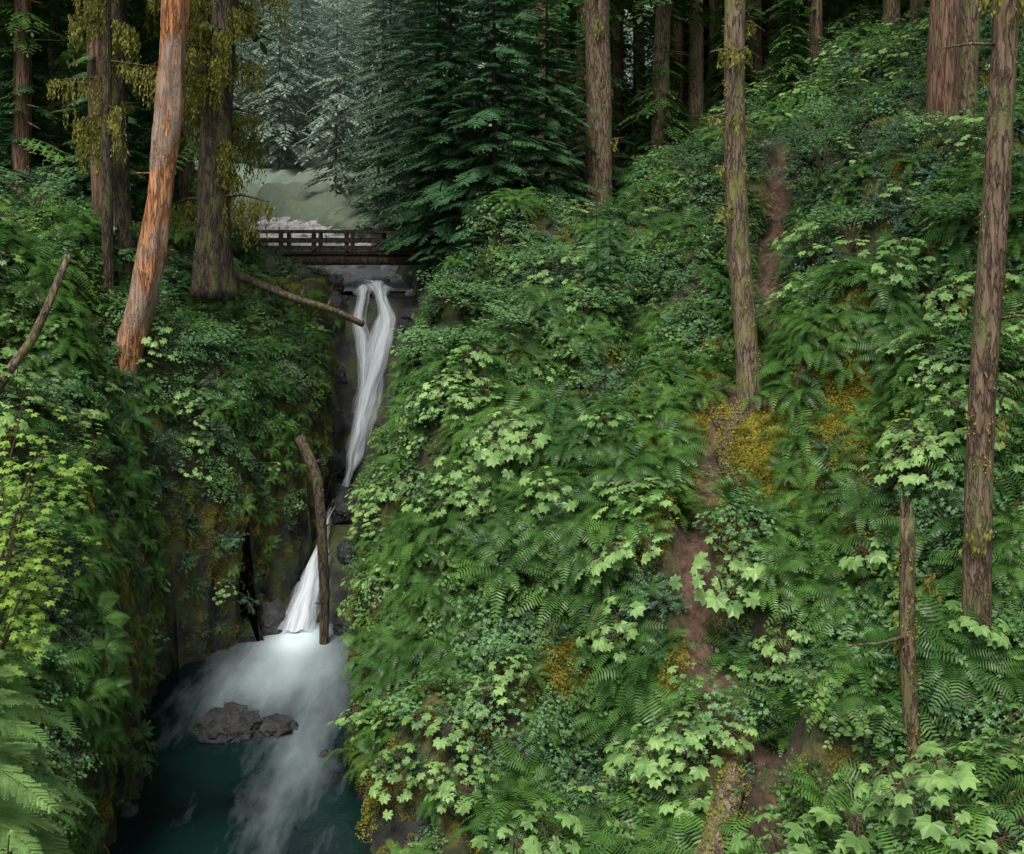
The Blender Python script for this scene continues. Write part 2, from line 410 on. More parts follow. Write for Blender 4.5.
rk=mix(nt,ramp(nt,noise(nt,1.6,8,v,(1,1,.5),.7),.4,.65),(.006,.007,.008),(.03,.03,.03))
rk=mix(nt,ramp(nt,noise(nt,.9,6,v,None,.7),.45,.56),rk,(.05,.062,.016))
c=mix(nt,ramp(nt,ar.outputs['Fac'],.3,.7),c,rk)
pc=mix(nt,ramp(nt,noise(nt,5,6,v,None,.7),.35,.65),(.04,.02,.013),(.19,.11,.075))
c=mix(nt,ap.outputs['Fac'],c,pc)
c=mix(nt,am.outputs['Fac'],c,(.17,.23,.17))  # haze painted onto the ground colour, stronger with distance
p=N(nt,'ShaderNodeBsdfPrincipled');nt.links.new(c,p.inputs['Base Color'])
nt.links.new(ramp(nt,ar.outputs['Fac'],0,1,.85,.4),p.inputs['Roughness'])
b_=N(nt,'ShaderNodeBump');b_.inputs['Strength'].default_value=1;b_.inputs['Distance'].default_value=.15
nt.links.new(noise(nt,3.0,8,v,None,.7),b_.inputs['Height']);nt.links.new(b_.outputs[0],p.inputs['Normal']);nt.links.new(p.outputs[0],out.inputs[0])
me.materials.append(m)
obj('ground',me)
def gz(x,y):
    i=int(np.clip(np.searchsorted(ys,y)-1,0,nr-2));j=int(np.clip(np.searchsorted(xs,x)-1,0,nc-2))
    return float(Z[i:i+2,j:j+2].mean())
g=gz

# ---- surface sampling
P4=V[Q];d1=P4[:,2]-P4[:,0];d2=P4[:,3]-P4[:,1];cr=np.cross(d1,d2);area=.5*np.linalg.norm(cr,axis=1);nor=cr/(2*area[:,None]+1e-9)
qc=P4.mean(1);rq=rockv.ravel()[Q].mean(1);pq=pm.ravel()[Q].mean(1);inq=inch.ravel()[Q].mean(1);pdq=pd.ravel()[Q].mean(1)
def sample(n,w):
    w=w*area;w=w/w.sum();k=rng.choice(len(w),n,p=w)
    u=rng.random((n,1));t=rng.random((n,1));P=P4[k]
    p=(P[:,0]*(1-u)+P[:,1]*u)*(1-t)+(P[:,3]*(1-u)+P[:,2]*u)*t
    return p,nor[k]
ratio=qc[:,0]/np.maximum(qc[:,1],1)
el=-qc[:,2]/np.maximum(qc[:,1],1)
vis=(np.abs(ratio)<.52)&(qc[:,1]>9)&(el<.66)

def scatter(name,meshes,pts,nrmv,scl,up=.5,zoff=-.03,tilt=.15):
    coll=bpy.data.collections.new(name+'_kinds')
    for i,mm in enumerate(meshes):
        coll.objects.link(bpy.data.objects.new('%s_kind_%02d'%(name,i),mm))
    n=len(pts)
    rots=np.zeros((n,3))
    for i in range(n):
        d=Vector(nrmv[i])*(1-up)+Vector((0,0,up))+Vector((U(-tilt,tilt),U(-tilt,tilt),0))
        r=Vector((0,0,1)).rotation_difference(d.normalized()).to_matrix()@Matrix.Rotation(U(0,6.283),3,'Z')
        rots[i]=r.to_euler()[:]
    me=bpy.data.meshes.new(name);me.vertices.add(n)
    pp=pts+np.array((0,0,zoff));me.vertices.foreach_set('co',pp.ravel())
    a=me.attributes.new('rot','FLOAT_VECTOR','POINT');a.data.foreach_set('vector',rots.ravel())
    a=me.attributes.new('scl','FLOAT','POINT');a.data.foreach_set('value',np.asarray(scl,dtype=np.float32))
    a=me.attributes.new('kind','INT','POINT');a.data.foreach_set('value',rng.integers(0,len(meshes),n).astype(np.int32))
    o=obj(name,me)
    ng=bpy.data.node_groups.new(name,'GeometryNodeTree')
    ng.interface.new_socket('Geometry',in_out='INPUT',socket_type='NodeSocketGeometry')
    ng.interface.new_socket('Geometry',in_out='OUTPUT',socket_type='NodeSocketGeometry')
    gi=ng.nodes.new('NodeGroupInput');go=ng.nodes.new('NodeGroupOutput')
    ip=ng.nodes.new('GeometryNodeInstanceOnPoints');ci=ng.nodes.new('GeometryNodeCollectionInfo')
    ci.inputs['Collection'].default_value=coll;ci.inputs['Separate Children'].default_value=True;ci.inputs['Reset Children'].default_value=True
    def na(t,nm):
        q=ng.nodes.new('GeometryNodeInputNamedAttribute');q.data_type=t;q.inputs['Name'].default_value=nm;return q.outputs['Attribute']
    e=ng.nodes.new('FunctionNodeEulerToRotation')
    l=ng.links.new
    l(gi.outputs[0],ip.inputs['Points']);l(ci.outputs[0],ip.inputs['Instance']);ip.inputs['Pick Instance'].default_value=True
    l(na('INT','kind'),ip.inputs['Instance Index']);l(na('FLOAT_VECTOR','rot'),e.inputs[0]);l(e.outputs[0],ip.inputs['Rotation'])
    l(na('FLOAT','scl'),ip.inputs['Scale']);l(ip.outputs[0],go.inputs[0])
    md=o.modifiers.new('scatter','NODES');md.node_group=ng
    return o

q1=fbm(qc[:,0]*.45,qc[:,1]*.45,qc[:,2]*.45,55,3);q2=fbm(qc[:,0]*.4,qc[:,1]*.4,qc[:,2]*.4,77,3);q3=fbm(qc[:,0]*1.1,qc[:,1]*1.1,qc[:,2]*1.1,99,3);q4=fbm(qc[:,0]*.5,qc[:,1]*.5,qc[:,2]*.5,199,3)
q5=fbm(qc[:,0]*.7,qc[:,1]*.7,qc[:,2]*.7,299,3)
left=qc[:,0]<xlf(qc[:,1])
ok=vis*(inq<.5)*np.clip(1-rq*np.where(left,.85,1.15),0.03,1)*np.clip((60-qc[:,1])/12,0,1)*np.where(qc[:,2]<-11.9,0,1)*(pq<.3)
pe=np.clip((pdq-.35)/.55,0,1)
upper=np.clip((qc[:,1]-27)/6,0,1)
lowright=(qc[:,0]>-3)&(qc[:,1]<30)
mossz=np.exp(-((qc[:,0]-5.6)/1.9)**2-((qc[:,1]-26.6)/2.5)**2)+.8*np.exp(-((qc[:,0]-1.2)/.9)**2-((qc[:,1]-28.5)/1)**2)+.7*np.exp(-((qc[:,0]-8.3)/.9)**2-((qc[:,1]-25.5)/1.2)**2)
gap=np.clip(q5*4-1.0,0,1)
nm=np.clip(1-mossz*2.1,0,1)*(1-.93*gap)*pe
w_fern=ok*(np.clip(.15+q1*2.4,0.03,1)+.55*lowright*np.clip(q4*3+.1,0,1))*(1-upper*.6)*np.clip(1-1.1*mossz,0.03,1)*(1-.6*gap)*(.35+.65*pe)
w_map=ok*np.clip(.05+q2*2.6,0.015,1)*nm
w_club=ok*np.clip(q3*2.8-.3,0.004,1)*(1-upper*.75)*nm*np.where(left,.35,1)
w_salm=ok*np.clip(.1+q4*2.6,.02,1)*nm
w_huck=ok*np.clip(.45-q1*1.4+.5*upper,.06,1)*nm
w_low=ok*(.4+.6*left)*(.15+.85*nm)
w_moss=vis*(inq<.5)*(qc[:,1]<42)*(pq<.3)*(3.5*np.clip(mossz,0,1)+1.1*gap+.7*np.clip(1-np.abs(rq-.5)*2,0,1)+.03)
def S(n,a,b,p):
    s=rng.beta(1.5,2.4,n)*(b-a)+a
    dw=np.maximum(xlf(p[:,1])-p[:,0],p[:,0]-xrf(p[:,1]))
    f=np.interp(dw,[0,3],[.45,1]);f=np.where((p[:,0]>-4.6)&(p[:,1]<29),np.maximum(f,.75),f)
    return s*f
NF,NM,NC,NS,NH,NL,NO=3600,1200,650,1200,3400,3200,5200
p_,n_=sample(NF,w_fern);scatter('fern_undergrowth',[mk_fern(s,12+s) for s in range(4)],p_,n_,S(NF,.6,1.6,p_),.5,.06)
p_,n_=sample(NM,w_map);scatter('vine_maple_foliage',[mk_maple(30+s) for s in range(4)],p_,n_,S(NM,.5,1.2,p_),.55)
p_,n_=sample(NC,w_club);scatter('devils_club_foliage',[mk_club(50+s) for s in range(4)],p_,n_,S(NC,.6,1.35,p_),.6)
p_,n_=sample(NS,w_salm);scatter('salmonberry_foliage',[mk_huck(90+s,30,.7,(.09,.14),M_salm,.9,L_wide,8) for s in range(4)],p_,n_,S(NS,.5,1.4,p_),.5)
p_,n_=sample(NH,w_huck);scatter('huckleberry_foliage',[mk_huck(60+s) for s in range(4)],p_,n_,S(NH,.5,1.7,p_),.45)
p_,n_=sample(NL,w_low);scatter('groundcover_foliage',[mk_huck(70+s,26,.4,(.045,.08),M_low,.45) for s in range(3)],p_,n_,S(NL,.6,1.3,p_),.1)
p_,n_=sample(NO,w_moss);scatter('moss_clumps',[mk_moss(80+s) for s in range(3)],p_,n_,S(NO,.6,1.5,p_),.0,.02)

# ---------------------------------------------------------------- forests
tall=[]
for s in range(3):
    random.seed(200+s);b=B();H=34
    tube(b,[(0,0,H*t) for t in np.linspace(-.05,1,12)],[max(.02,.36*(1-t*.9)) for t in np.linspace(0,1,12)],12,1,.08,seed=s)
    for i in range(80):
        t=.28+.72*(i+U(0,1))/80
        l=4.2*(1-(t-.3)/.72)**.7*U(.6,1.1)+.3
        put_branch(b,random.choice(TPLm),(0,0,H*t),i*2.4,l,-.15+U(-.1,.1)+.4*(t-.3))
    for i in range(34):
        z=U(2,10);a=U(0,6.28);l=U(.5,1.8)
        if random.random()<.75: put_branch(b,random.choice(TPLc),(0,0,z),a,l*1.8,-.2)
        else: tube(b,[(0,0,z),(math.cos(a)*l,math.sin(a)*l,z-U(.0,.4))],[.035,.012],4,1)
    tall.append(b.mesh('tall_conifer%d'%s,[M_needg,[M_bark,M_barkr,M_barkg][s]]))
full=[mk_conifer('full_conifer%d'%s,300+s,20,3.6,.06,150,TPLm,M_needg,M_darkf) for s in range(2)]
fullfar=[mk_conifer('misty_conifer%d'%s,310+s,24,4.0,.04,170,TPLm,M_needfar,M_hazetintbark,.005) for s in range(3)]
visw=(np.abs(ratio)<.6)
left_f=visw*(qc[:,0]<xlf(qc[:,1])-5)*(qc[:,1]>37)*(qc[:,1]<85)
right_f=visw*(qc[:,0]>xrf(qc[:,1])+9)*(qc[:,1]>48)*(qc[:,1]<95)*(ratio>.04)
def thin(p,n,dmin):
    keep=[]
    for i in range(len(p)):
        if all((p[i,0]-p[j,0])**2+(p[i,1]-p[j,1])**2>dmin*dmin for j in keep): keep.append(i)
    return p[keep],n[keep]
UPV=np.array((0,0,1.))
p_,n_=sample(220,(left_f+right_f)*1.0);p_,n_=thin(p_,n_,3.5)
scatter('distant_forest',tall,p_,n_*0+UPV,rng.uniform(.75,1.15,len(p_)),1,-.3,.02)
p_,n_=sample(190,(left_f*1.7+right_f)*(qc[:,1]>47));p_,n_=thin(p_,n_,3)
scatter('forest_understory_conifers',full,p_,n_*0+UPV,rng.uniform(.25,.75,len(p_)),1,-.3,.02)
haze_tinted=visw*(qc[:,1]>84)*(qc[:,1]<230)*((qc[:,0]<xlf(qc[:,1])-1)|(qc[:,0]>xrf(qc[:,1])+1))*(ratio<.05)*(ratio>-.5)
p_,n_=sample(420,haze_tinted);p_,n_=thin(p_,n_,5)
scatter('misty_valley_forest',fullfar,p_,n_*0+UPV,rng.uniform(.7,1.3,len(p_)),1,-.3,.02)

mid=[mk_conifer('young_fir%d'%s,400+s,15,2.6,.03,200,TPL,M_need,M_darkf) for s in range(3)]
midfar=[mk_conifer('far_fir%d'%s,420+s,20,3.4,.03,230,TPLc,M_needm,M_hazetintbark,.006) for s in range(2)]
def fir(x,y,s,k,name='fir_tree',me=None,rz=0):
    o=obj(name,me or mid[k%3],(x,y,gz(x,y)-.2));o.scale=(s,s,s);o.rotation_euler[2]=rz;return o
for (x,y,s,k) in [(-.6,38,.95,0),(-2.3,41,1.05,1),(1.3,41,.8,2),(-3.0,45,1.15,0),(.2,46,1.2,2),(3.3,45,.7,1)]:
    fir(x,y,s,k,rz=k*2+x)
for (x,y,s,k) in [(-4.6,52,.85,1),(-5.6,60,1.0,0),(-2.5,57,1.1,1),(-8.0,68,1.1,0),(-9.5,86,1.2,0),(-5,72,1.3,1)]:
    fir(x,y,s,k,me=midfar[k],rz=k*2+x)
sapm=mk_conifer('fir_sapling_mesh',430,4,1.0,.05,60,TPLc,M_need,M_darkf,.01)
for x,y,s in((2.45,31.5,1.0),(2.95,33,.9),(-1.2,34.6,.8)): fir(x,y,s,0,'fir_sapling',sapm)
for (x,y,s,k) in [(-17,38,.8,0),(-14.5,44,.8,1),(-20,46,1.0,2),(-17.5,54,1.3,0),(-16,34,.4,1),(-13.4,36,.7,2)]:
    fir(x,y,s,k,rz=k+x)

# ---------------------------------------------------------------- hero trunks
def moss_drape(b,p,w,l,n,m):
    for i in range(n):
        q=np.array(p)+np.array((U(-w,w),U(-w*.6,w*.6),U(-.1,.1)));ll=l*U(.3,1)
        K=int(6+ll*9);dx,dy=U(-.1,.1),U(-.1,.1)
        for k in range(K):
            t=k/K
            leaf(b,L_simple,q+np.array((U(-.03,.03)+dx*t,U(-.03,.03)+dy*t,-ll*t)),(U(-.5,.5),U(-.5,.5),-1),(U(-1,1),U(-1,1),.2),U(.06,.14),m)
crownme=[]
for s in range(2):
    random.seed(500+s);b=B()
    for i in range(40):
        t=i/40;put_branch(b,random.choice(TPLm),(0,0,16*t),i*2.4,3.6*(1-t)**.6*U(.6,1.1)+.3,-.15+U(-.1,.1))
    crownme.append(b.mesh('crown%d'%s,[M_needg]))
def trunk(name,pts,r0,r1,mat,top=26,stubs=14,seed=0,mossy=0,flare=14,crown=True,seg=28,boughs=0,nz=.07):
    random.seed(seed)
    pts=[np.array(p,float) for p in pts];d=nrm(pts[-1]-pts[-2])
    if top>pts[-1][2]: pts.append(pts[-1]+d*((top-pts[-1][2])/d[2]))
    cum=[0]
    for a,c in zip(pts[:-1],pts[1:]): cum.append(cum[-1]+np.linalg.norm(c-a))
    T=cum[-1];n=max(8,int(T/.28));ss=np.linspace(0,T,n);P=np.stack([np.interp(ss,cum,[p[k] for p in pts]) for k in range(3)],1)
    org=P[0].copy();P=P-org
    P[:,0]+=.05*np.sin(ss*.5+seed);r=r0+(r1-r0)*np.clip(ss/18,0,1.4);r=np.maximum(r,.03)
    b=B();tube(b,P,r,seg,0,nz,1.8,seed,flare)
    for i in range(stubs):
        k=random.randint(int(n*.12),n-2);a=U(0,6.28);l=U(.25,1.3);e=P[k]+np.array((math.cos(a)*l,math.sin(a)*l,U(-.3,.25)))
        m_=P[k]*.5+e*.5+np.array((0,0,U(-.05,.12)))
        tube(b,[P[k],m_,e],[.035,.025,.01],5,0)
        if random.random()<mossy: moss_drape(b,m_,.2,.5,10,3)
    for i in range(boughs):
        k=random.randint(int(n*.2),int(n*.75));put_branch(b,random.choice(TPL),P[k],U(0,6.28),U(1,2.4),-.25+U(-.1,.1),2)
    if mossy:
        for i in range(int(110*mossy)):
            k=random.randint(int(n*.04),int(n*.8));a=U(0,6.28)
            q=P[k]+np.array((math.cos(a)*r[k]*.97,math.sin(a)*r[k]*.97,0))
            for j in range(12): leaf(b,L_simple,q+np.array((U(-.05,.05),U(-.05,.05),U(-.2,.2))),(math.cos(a),math.sin(a),-.6+U(-.5,.5)),(U(-1,1),U(-1,1),1),U(.035,.065),1)
    o=obj(name,b.mesh(name,[mat,M_moss,M_needg,M_lich],True),org)
    if crown and top>20:
        obj(name+'_crown',crownme[seed%2],P[-1]-np.array((0,0,11)),parent=o)
    return o
trunk('hemlock_tree',[(6.0,27.6,g(6,27.6)-.9),(5.85,27.7,-3.5),(5.72,27.8,-1),(5.62,27.8,5)],.30,.23,M_barkg,26,30,1,1.2,26)
trunk('douglas_fir_tree',[(7.5,18,-9.6),(7.75,18,-3),(8.05,18,3.4)],.23,.19,M_bark,24,26,2,.6,20)
trunk('cedar_tree',[(13.7,35,0),(13.8,35,8)],.48,.44,M_barkr,30,6,3,.3)
trunk('cedar_tree',[(14.8,36,.5),(14.9,36,9)],.42,.38,M_bark,30,6,4,.3)
trunk('fir_trunk_tree',[(3.3,42,-2.5),(3.25,42,7)],.50,.46,M_bark,32,30,5,.7,boughs=14)
for i,(px,y,r) in enumerate([(660,50,.38),(697,52,.35),(677,60,.35),(715,58,.36),(775,60,.4),(800,66,.35),(850,60,.35),(880,58,.3),(910,66,.35),(640,62,.25),(758,66,.25),(830,70,.35),(545,58,.3),(620,56,.28),(812,57,.3),(1010,52,.4),(890,50,.34),(735,64,.3)]):
    x=(px-512)/1100*y;trunk('conifer_tree',[(x,y,g(x,y)-.5),(x+U(-.2,.2),y,g(x,y)+9)],r,r*.85,[M_barkg,M_bark,M_barkr][i%3],32,12,10+i,.3,14,seg=14,boughs=6)
trunk('conifer_tree',[(-22.6,50,-1),(-22.7,50,8)],.45,.42,M_dark,32,8,31,.2,boughs=12)
trunk('conifer_tree',[(-18.6,45,-1),(-18.7,45,8)],.26,.22,M_dark,32,8,32,.2,boughs=12)
trunk('conifer_tree',[(-12.2,33,-3),(-12.4,33,4)],.30,.25,M_barkr,30,10,33,.5,boughs=22)
trunk('conifer_tree',[(-11.3,32,-3),(-11.5,32,4)],.32,.28,M_dark,30,10,34,.6,boughs=12)
trunk('conifer_tree',[(-15.6,40,-2),(-15.7,40,6)],.3,.26,M_dark,30,10,36,.5,boughs=20)
t4=trunk('mossy_spruce_tree',[(-8.9,33,-2.9),(-8.85,33,3),(-8.7,33,9)],.46,.42,M_dark,30,12,35,1.2,16,boughs=14)
random.seed(77);b=B()
for i in range(34):
    z=U(2.8,10.5);a=U(0,6.28);l=U(.6,2.5);e=np.array((math.cos(a)*l,math.sin(a)*l,z+U(-.5,.2)))
    md=e*.5+np.array((0,0,z*.5+.15));tube(b,[(0,0,z),md,e],[.06,.045,.015],5,0)
    for t in np.linspace(.3,1,6): moss_drape(b,np.array((0,0,z))*(1-t)+e*t,.2,U(.3,1.7),12,1)
obj('mossy_limbs',b.mesh('mossy_limbs',[M_dark,M_lich]),(0,0,0),parent=t4)
random.seed(78);b=B()
tube(b,[(0,0,-3),(-.05,0,3),(-.1,0,12)],[.16,.14,.12],10,0,.08)
for i in range(18):
    z=U(1.6,8);a=U(0,6.28);l=U(.5,1.6);e=np.array((math.cos(a)*l,math.sin(a)*l,z-.2))
    tube(b,[(0,0,z),e],[.04,.012],5,0)
    for t in np.linspace(.25,1,4): moss_drape(b,np.array((0,0,z))*(1-t)+e*t,.15,U(.4,1.6),12,1)
obj('mossy_tree',b.mesh('mossy_tree',[M_dark,M_lich]),(-11.2,30.5,0))
sn=trunk('dead_snag',[(-10.5,29,-6.4),(-10.3,29,-4.9),(-9.95,29,-3.6),(-9.67,29,-2.6),(-9.3,29,0),(-8.9,29,5.3),(-8.6,29,9)],.37,.29,M_snag,10,8,41,.0,30,False,nz=.24)
random.seed(5);b=B()
for i in range(12):
    a=U(0,6.28);P=[np.array((0,0,1.3))]
    for k in range(5): P.append(P[-1]+np.array((math.cos(a)*.2+U(-.12,.12),math.sin(a)*.2+U(-.12,.12),-.3+U(-.12,.1))))
    tube(b,P,[.13,.1,.08,.06,.04,.02],7,0,.1)
obj('roots',b.mesh('roots',[M_dark],True),(0,0,.2),parent=sn)
bt=trunk('broken_tree_trunk',[(6.3,17,-9.2),(6.15,17,-7),(6.1,17,-4.9)],.12,.11,M_bark,-5,3,42,.4,0,False)
b=B()
for i in range(7):
    a=i*.9;h=U(.15,.5);tube(b,[(math.cos(a)*.07,math.sin(a)*.07,-.1),(math.cos(a)*.075,math.sin(a)*.07,h)],[.04,.004],4,0)
obj('splinters',b.mesh('splinters',[M_bark]),(-.2,0,4.28),parent=bt)
def log(name,pts,r0,r1,mat,seed,moss=0):
    pts=np.array(pts,float);n=24;t=np.linspace(0,1,n);tt=np.linspace(0,1,len(pts))
    P=np.stack([np.interp(t,tt,pts[:,k]) for k in range(3)],1);org=P[0].copy();P-=org
    random.seed(seed);P[:,2]+=.04*np.sin(t*9+seed);P[:,0]+=.03*np.sin(t*7+seed)
    b=B();tube(b,P,r0+(r1-r0)*t,16,0,.12,1.5,seed)
    for i in range(5):
        k=random.randint(3,n-3);tube(b,[P[k],P[k]+np.array((U(-.3,.3),U(-.3,.3),U(0,.4)))],[.04,.015],5,0)
    for i in range(moss):
        k=random.randint(0,n-1);leaf(b,L_simple,P[k]+np.array((U(-r0,r0)*.8,U(-r0,r0)*.8,r0*.85)),(U(-1,1),U(-1,1),.4),(U(-1,1),U(-1,1),1),U(.05,.08),1)
    return obj(name,b.mesh(name,[mat,M_moss],True),org)
log('fallen_log',[(-9.0,34,-2.2),(-6.6,35,-3.2),(-4.9,36,-4.05)],.14,.10,M_log,1,60)
log('gorge_log',[(-5.2,30.2,-12.5),(-5.15,30.3,-10.5),(-5.25,30.5,-9.0),(-5.5,30.9,-7.8),(-6.1,31.6,-6.8)],.13,.16,M_dark,2,140)
log('leaning_log',[(-11.9,23,-5.6),(-11.0,23,-4.3),(-10.2,23.3,-3.0),(-9.5,23.6,-1.15)],.12,.08,M_log,3,20)
log('mossy_log',[(2.9,16.6,g(2.9,16.6)+.25),(3.5,17.8,g(3.5,17.8)+.3),(4.0,19.2,g(4,19.2)+.3)],.24,.2,M_log,5,900)
for i,pts in enumerate([[(6,27.7),(5.4,27.2),(5.1,26.4),(5.2,25.6)],[(6,27.7),(6.8,27.2),(7.6,26.8)],[(4.9,29),(5.0,28.1),(5.2,27.3)]]):
    log('mossy_root',[(a,c,g(a,c)+.12) for a,c in pts],.28,.16,M_log,6+i,2200)

# ---------------------------------------------------------------- bridge
br=bpy.data.objects.new('footbridge',None);scene.collection.objects.link(br);br.location=(-7.2,45,-2.15)
x0,x1=-3.6,3.4
b=B();x=x0
while x<x1:
    box(b,(x+.1,0,U(-.006,.006)),(.185,1.7,.07));x+=.2
obj('deck_planks',b.mesh('deck_planks',[M_plank]),parent=br)
b=B()
for yy in(-.6,.6): tube(b,[(x0-.5,yy,-.28),(0,yy,-.27),(x1+.5,yy,-.28)],[.23,.22,.2],14,0,.05)
obj('log_stringers',b.mesh('log_stringers',[M_plank],True),parent=br)
b=B()
for yy in(-.8,.8):
    for x in np.linspace(x0+.2,x1-.2,6): box(b,(x,yy,.38),(.17,.13,.86))
obj('railing_posts',b.mesh('railing_posts',[M_plank]),parent=br)
b=B()
for yy,sg in((-.8,-1),(.8,1)):
    box(b,((x0+x1)/2,yy,.86),(x1-x0+.3,.2,.09));box(b,((x0+x1)/2,yy+sg*.1,.5),(x1-x0,.06,.14));box(b,((x0+x1)/2,yy+sg*.1,.18),(x1-x0,.06,.12))
obj('railings',b.mesh('railings',[M_plank]),parent=br)

# ---------------------------------------------------------------- rocks
def rock(b,c,s,seed,m=0,sub=3):
    import bmesh
    bm=bmesh.new();bmesh.ops.create_icosphere(bm,subdivisions=sub,radius=1)
    v=np.array([q.co[:] for q in bm.verts]);F=[tuple(q.index for q in f.verts) for f in bm.faces];bm.free()
    cell=np.round(v*1.6+fbm(v[:,0]*1.5,v[:,1]*1.5,v[:,2]*1.5,seed,2)[:,None])/1.6
    v=v*.72+cell*.28
    v=v*(1+.45*fbm(v[:,0]*1.8+seed,v[:,1]*1.8,v[:,2]*1.8,seed,6))[:,None]
    b.add(v*np.array(s)+np.array(c),F,m)
for c,s,sd in [((0,0,0),(.72,.6,.42),1),((1.05,.15,-.1),(.5,.45,.3),2)]:
    b=B();rock(b,(0,0,0),s,sd,0,5)
    obj('pool_rock',b.mesh('pool_rock',[M_rock]),(-6.5+c[0],25.2+c[1],-12.15+c[2]))
b=B();random.seed(9)
for (x,y,r) in [(-8.0,23.5,.35),(-7.7,22,.3),(-4.1,24.2,.25)]:
    rock(b,(x,y,-12.3),(r,r,r*.6),int(y*3),0)
obj('pool_edge_rocks',b.mesh('pool_edge_rocks',[M_rock]))
b=B()
for i in range(220):
    y=U(43,95);t=U(-.05,1.05);x=xlf(y)*(1-t)+xrf(y)*t;r=U(.15,.55)*(1+(y-43)/60)
    rock(b,(float(x),y,float(fl(y))+.1),(r,r*.9,r*.6),i+60,0,2)
obj('river_boulders',b.mesh('river_boulders',[M_rockl]))
b=B()
for (x,y,z,r) in [(-6.9,31.2,-12,.6),(-4.5,31.2,-12.1,.6),(-4.9,33.5,-10.8,.5),(-6.9,41.8,-4.3,.8),(-6.6,40.2,-6.6,.6),(-3.7,41.4,-4.6,.6),(-7.1,43,-3.4,.5),(-4.2,39,-8.3,.6),(-6.3,37.8,-9.2,.6),(-4.4,37,-9.5,.6),(-5.35,40.9,-5.3,.22),(-5.3,35.3,-9.9,.5),(-6.15,34.6,-10.3,.42),(-5.75,36.3,-9.75,.34)]:
    rock(b,(x,y,z),(r,r*.8,r),int(x*y*-7)%90,0,4)
obj('cascade_rocks',b.mesh('cascade_rocks',[M_rock]))

# ---------------------------------------------------------------- water
m,nt,out=newmat('pool_water')
geo=N(nt,'ShaderNodeNewGeometry');v=geo.outputs['Position'];fo=N(nt,'ShaderNodeAttribute',attribute_name='foam')
n1=noise(nt,1.0,6,v,(1.6,.45,1),.6)
ad=math_(nt,'ADD',math_(nt,'MULTIPLY_ADD',n1,.5,-.25),fo.outputs['Fac'])
f=ramp(nt,ad,.05,1.25)
deep=mix(nt,ramp(nt,noise(nt,.35,3,v),.35,.65),(.002,.006,.006),(.004,.018,.016))
c=mix(nt,f,deep,(.60,.72,.76))
p=N(nt,'ShaderNodeBsdfPrincipled');nt.links.new(c,p.inputs['Base Color']);p.inputs['IOR'].default_value=1.33
nt.links.new(ramp(nt,f,0,1,.12,.8),p.inputs['Roughness'])
bb=N(nt,'ShaderNodeBump');bb.inputs['Strength'].default_value=.2;bb.inputs['Distance'].default_value=.1
nt.links.new(noise(nt,2.5,4,v),bb.inputs['Height']);nt.links.new(bb.outputs[0],p.inputs['Normal']);nt.links.new(p.outputs[0],out.inputs[0])
M_pool=m
gx=np.arange(-10.5,0,.2);gy=np.arange(4,32,.2);GX,GY=np.meshgrid(gx,gy)
foam=1.2*np.exp(-((GX+5.95)/.8)**2-((GY-30.6)/1.1)**2)+.55*np.exp(-((GX+5.9)/1.5)**2-((GY-28.8)/1.7)**2)+.26*np.exp(-((GX+4.7)/.75)**2-((GY-24)/3.5)**2)+.18*np.exp(-((GX+6.4)/1.8)**2-((GY-26.8)/1.8)**2)
GZ=-12.2+.04*fbm(GX*.8,GY*.8,GX*0,5,3)+.12*np.exp(-((GX+5.9)/.8)**2-((GY-30.8)/.8)**2)
b=B();nr2,nc2=GX.shape;ii=np.arange(nr2*nc2).reshape(nr2,nc2)
b.add(np.stack((GX,GY,GZ),-1).reshape(-1,3),np.stack((ii[:-1,:-1],ii[:-1,1:],ii[1:,1:],ii[1:,:-1]),-1).reshape(-1,4).tolist())
me=b.mesh('pool_water',[M_pool],True);at=me.attributes.new('foam','FLOAT','POINT');at.data.foreach_set('value',foam.ravel().astype(np.float32))
obj('pool_water',me)

m,nt,out=newmat('falling_water')
uv=N(nt,'ShaderNodeAttribute',attribute_name='flow')
n1=noise(nt,1,5,uv.outputs['Vector'],(3.2,.45,1),.6);n2=noise(nt,1,4,uv.outputs['Vector'],(9,.8,1),.6)
sx=N(nt,'ShaderNodeSeparateXYZ');nt.links.new(uv.outputs['Vector'],sx.inputs[0])
sm=math_(nt,'SUBTRACT',math_(nt,'MULTIPLY_ADD',math_(nt,'ABSOLUTE',sx.outputs[0]),-.8,n1),sx.outputs[2])
a_=ramp(nt,sm,-.25,.30)
c=mix(nt,ramp(nt,n2,.3,.65),(.46,.54,.60),(.88,.91,.93))
d=N(nt,'ShaderNodeBsdfDiffuse');nt.links.new(c,d.inputs[0])
tl=N(nt,'ShaderNodeBsdfTranslucent');nt.links.new(c,tl.inputs[0])
m1=N(nt,'ShaderNodeMixShader');m1.inputs[0].default_value=.3;nt.links.new(d.outputs[0],m1.inputs[1]);nt.links.new(tl.outputs[0],m1.inputs[2])
tr=N(nt,'ShaderNodeBsdfTransparent');m2=N(nt,'ShaderNodeMixShader');nt.links.new(a_,m2.inputs[0]);nt.links.new(tr.outputs[0],m2.inputs[1]);nt.links.new(m1.outputs[0],m2.inputs[2])
nt.links.new(m2.outputs[0],out.inputs[0]);M_fall=m
FP=np.array([(-6.0,46,-3.4,1.2,0),(-5.3,43,-3.35,.6,0),(-5.1,42,-3.5,.40,0),(-4.75,41.2,-4.4,.48,0),(-4.95,40.5,-5.4,.58,0),(-5.3,39.5,-7.1,.50,.04),(-5.4,38.5,-8.6,.46,.16),(-5.5,37,-9.6,.36,.45),(-5.7,34.2,-10.0,.30,.5),(-5.9,32.8,-10.9,.38,.0),(-6.05,31.6,-11.6,.56,0),(-6.1,30.6,-12.12,.9,.08)])
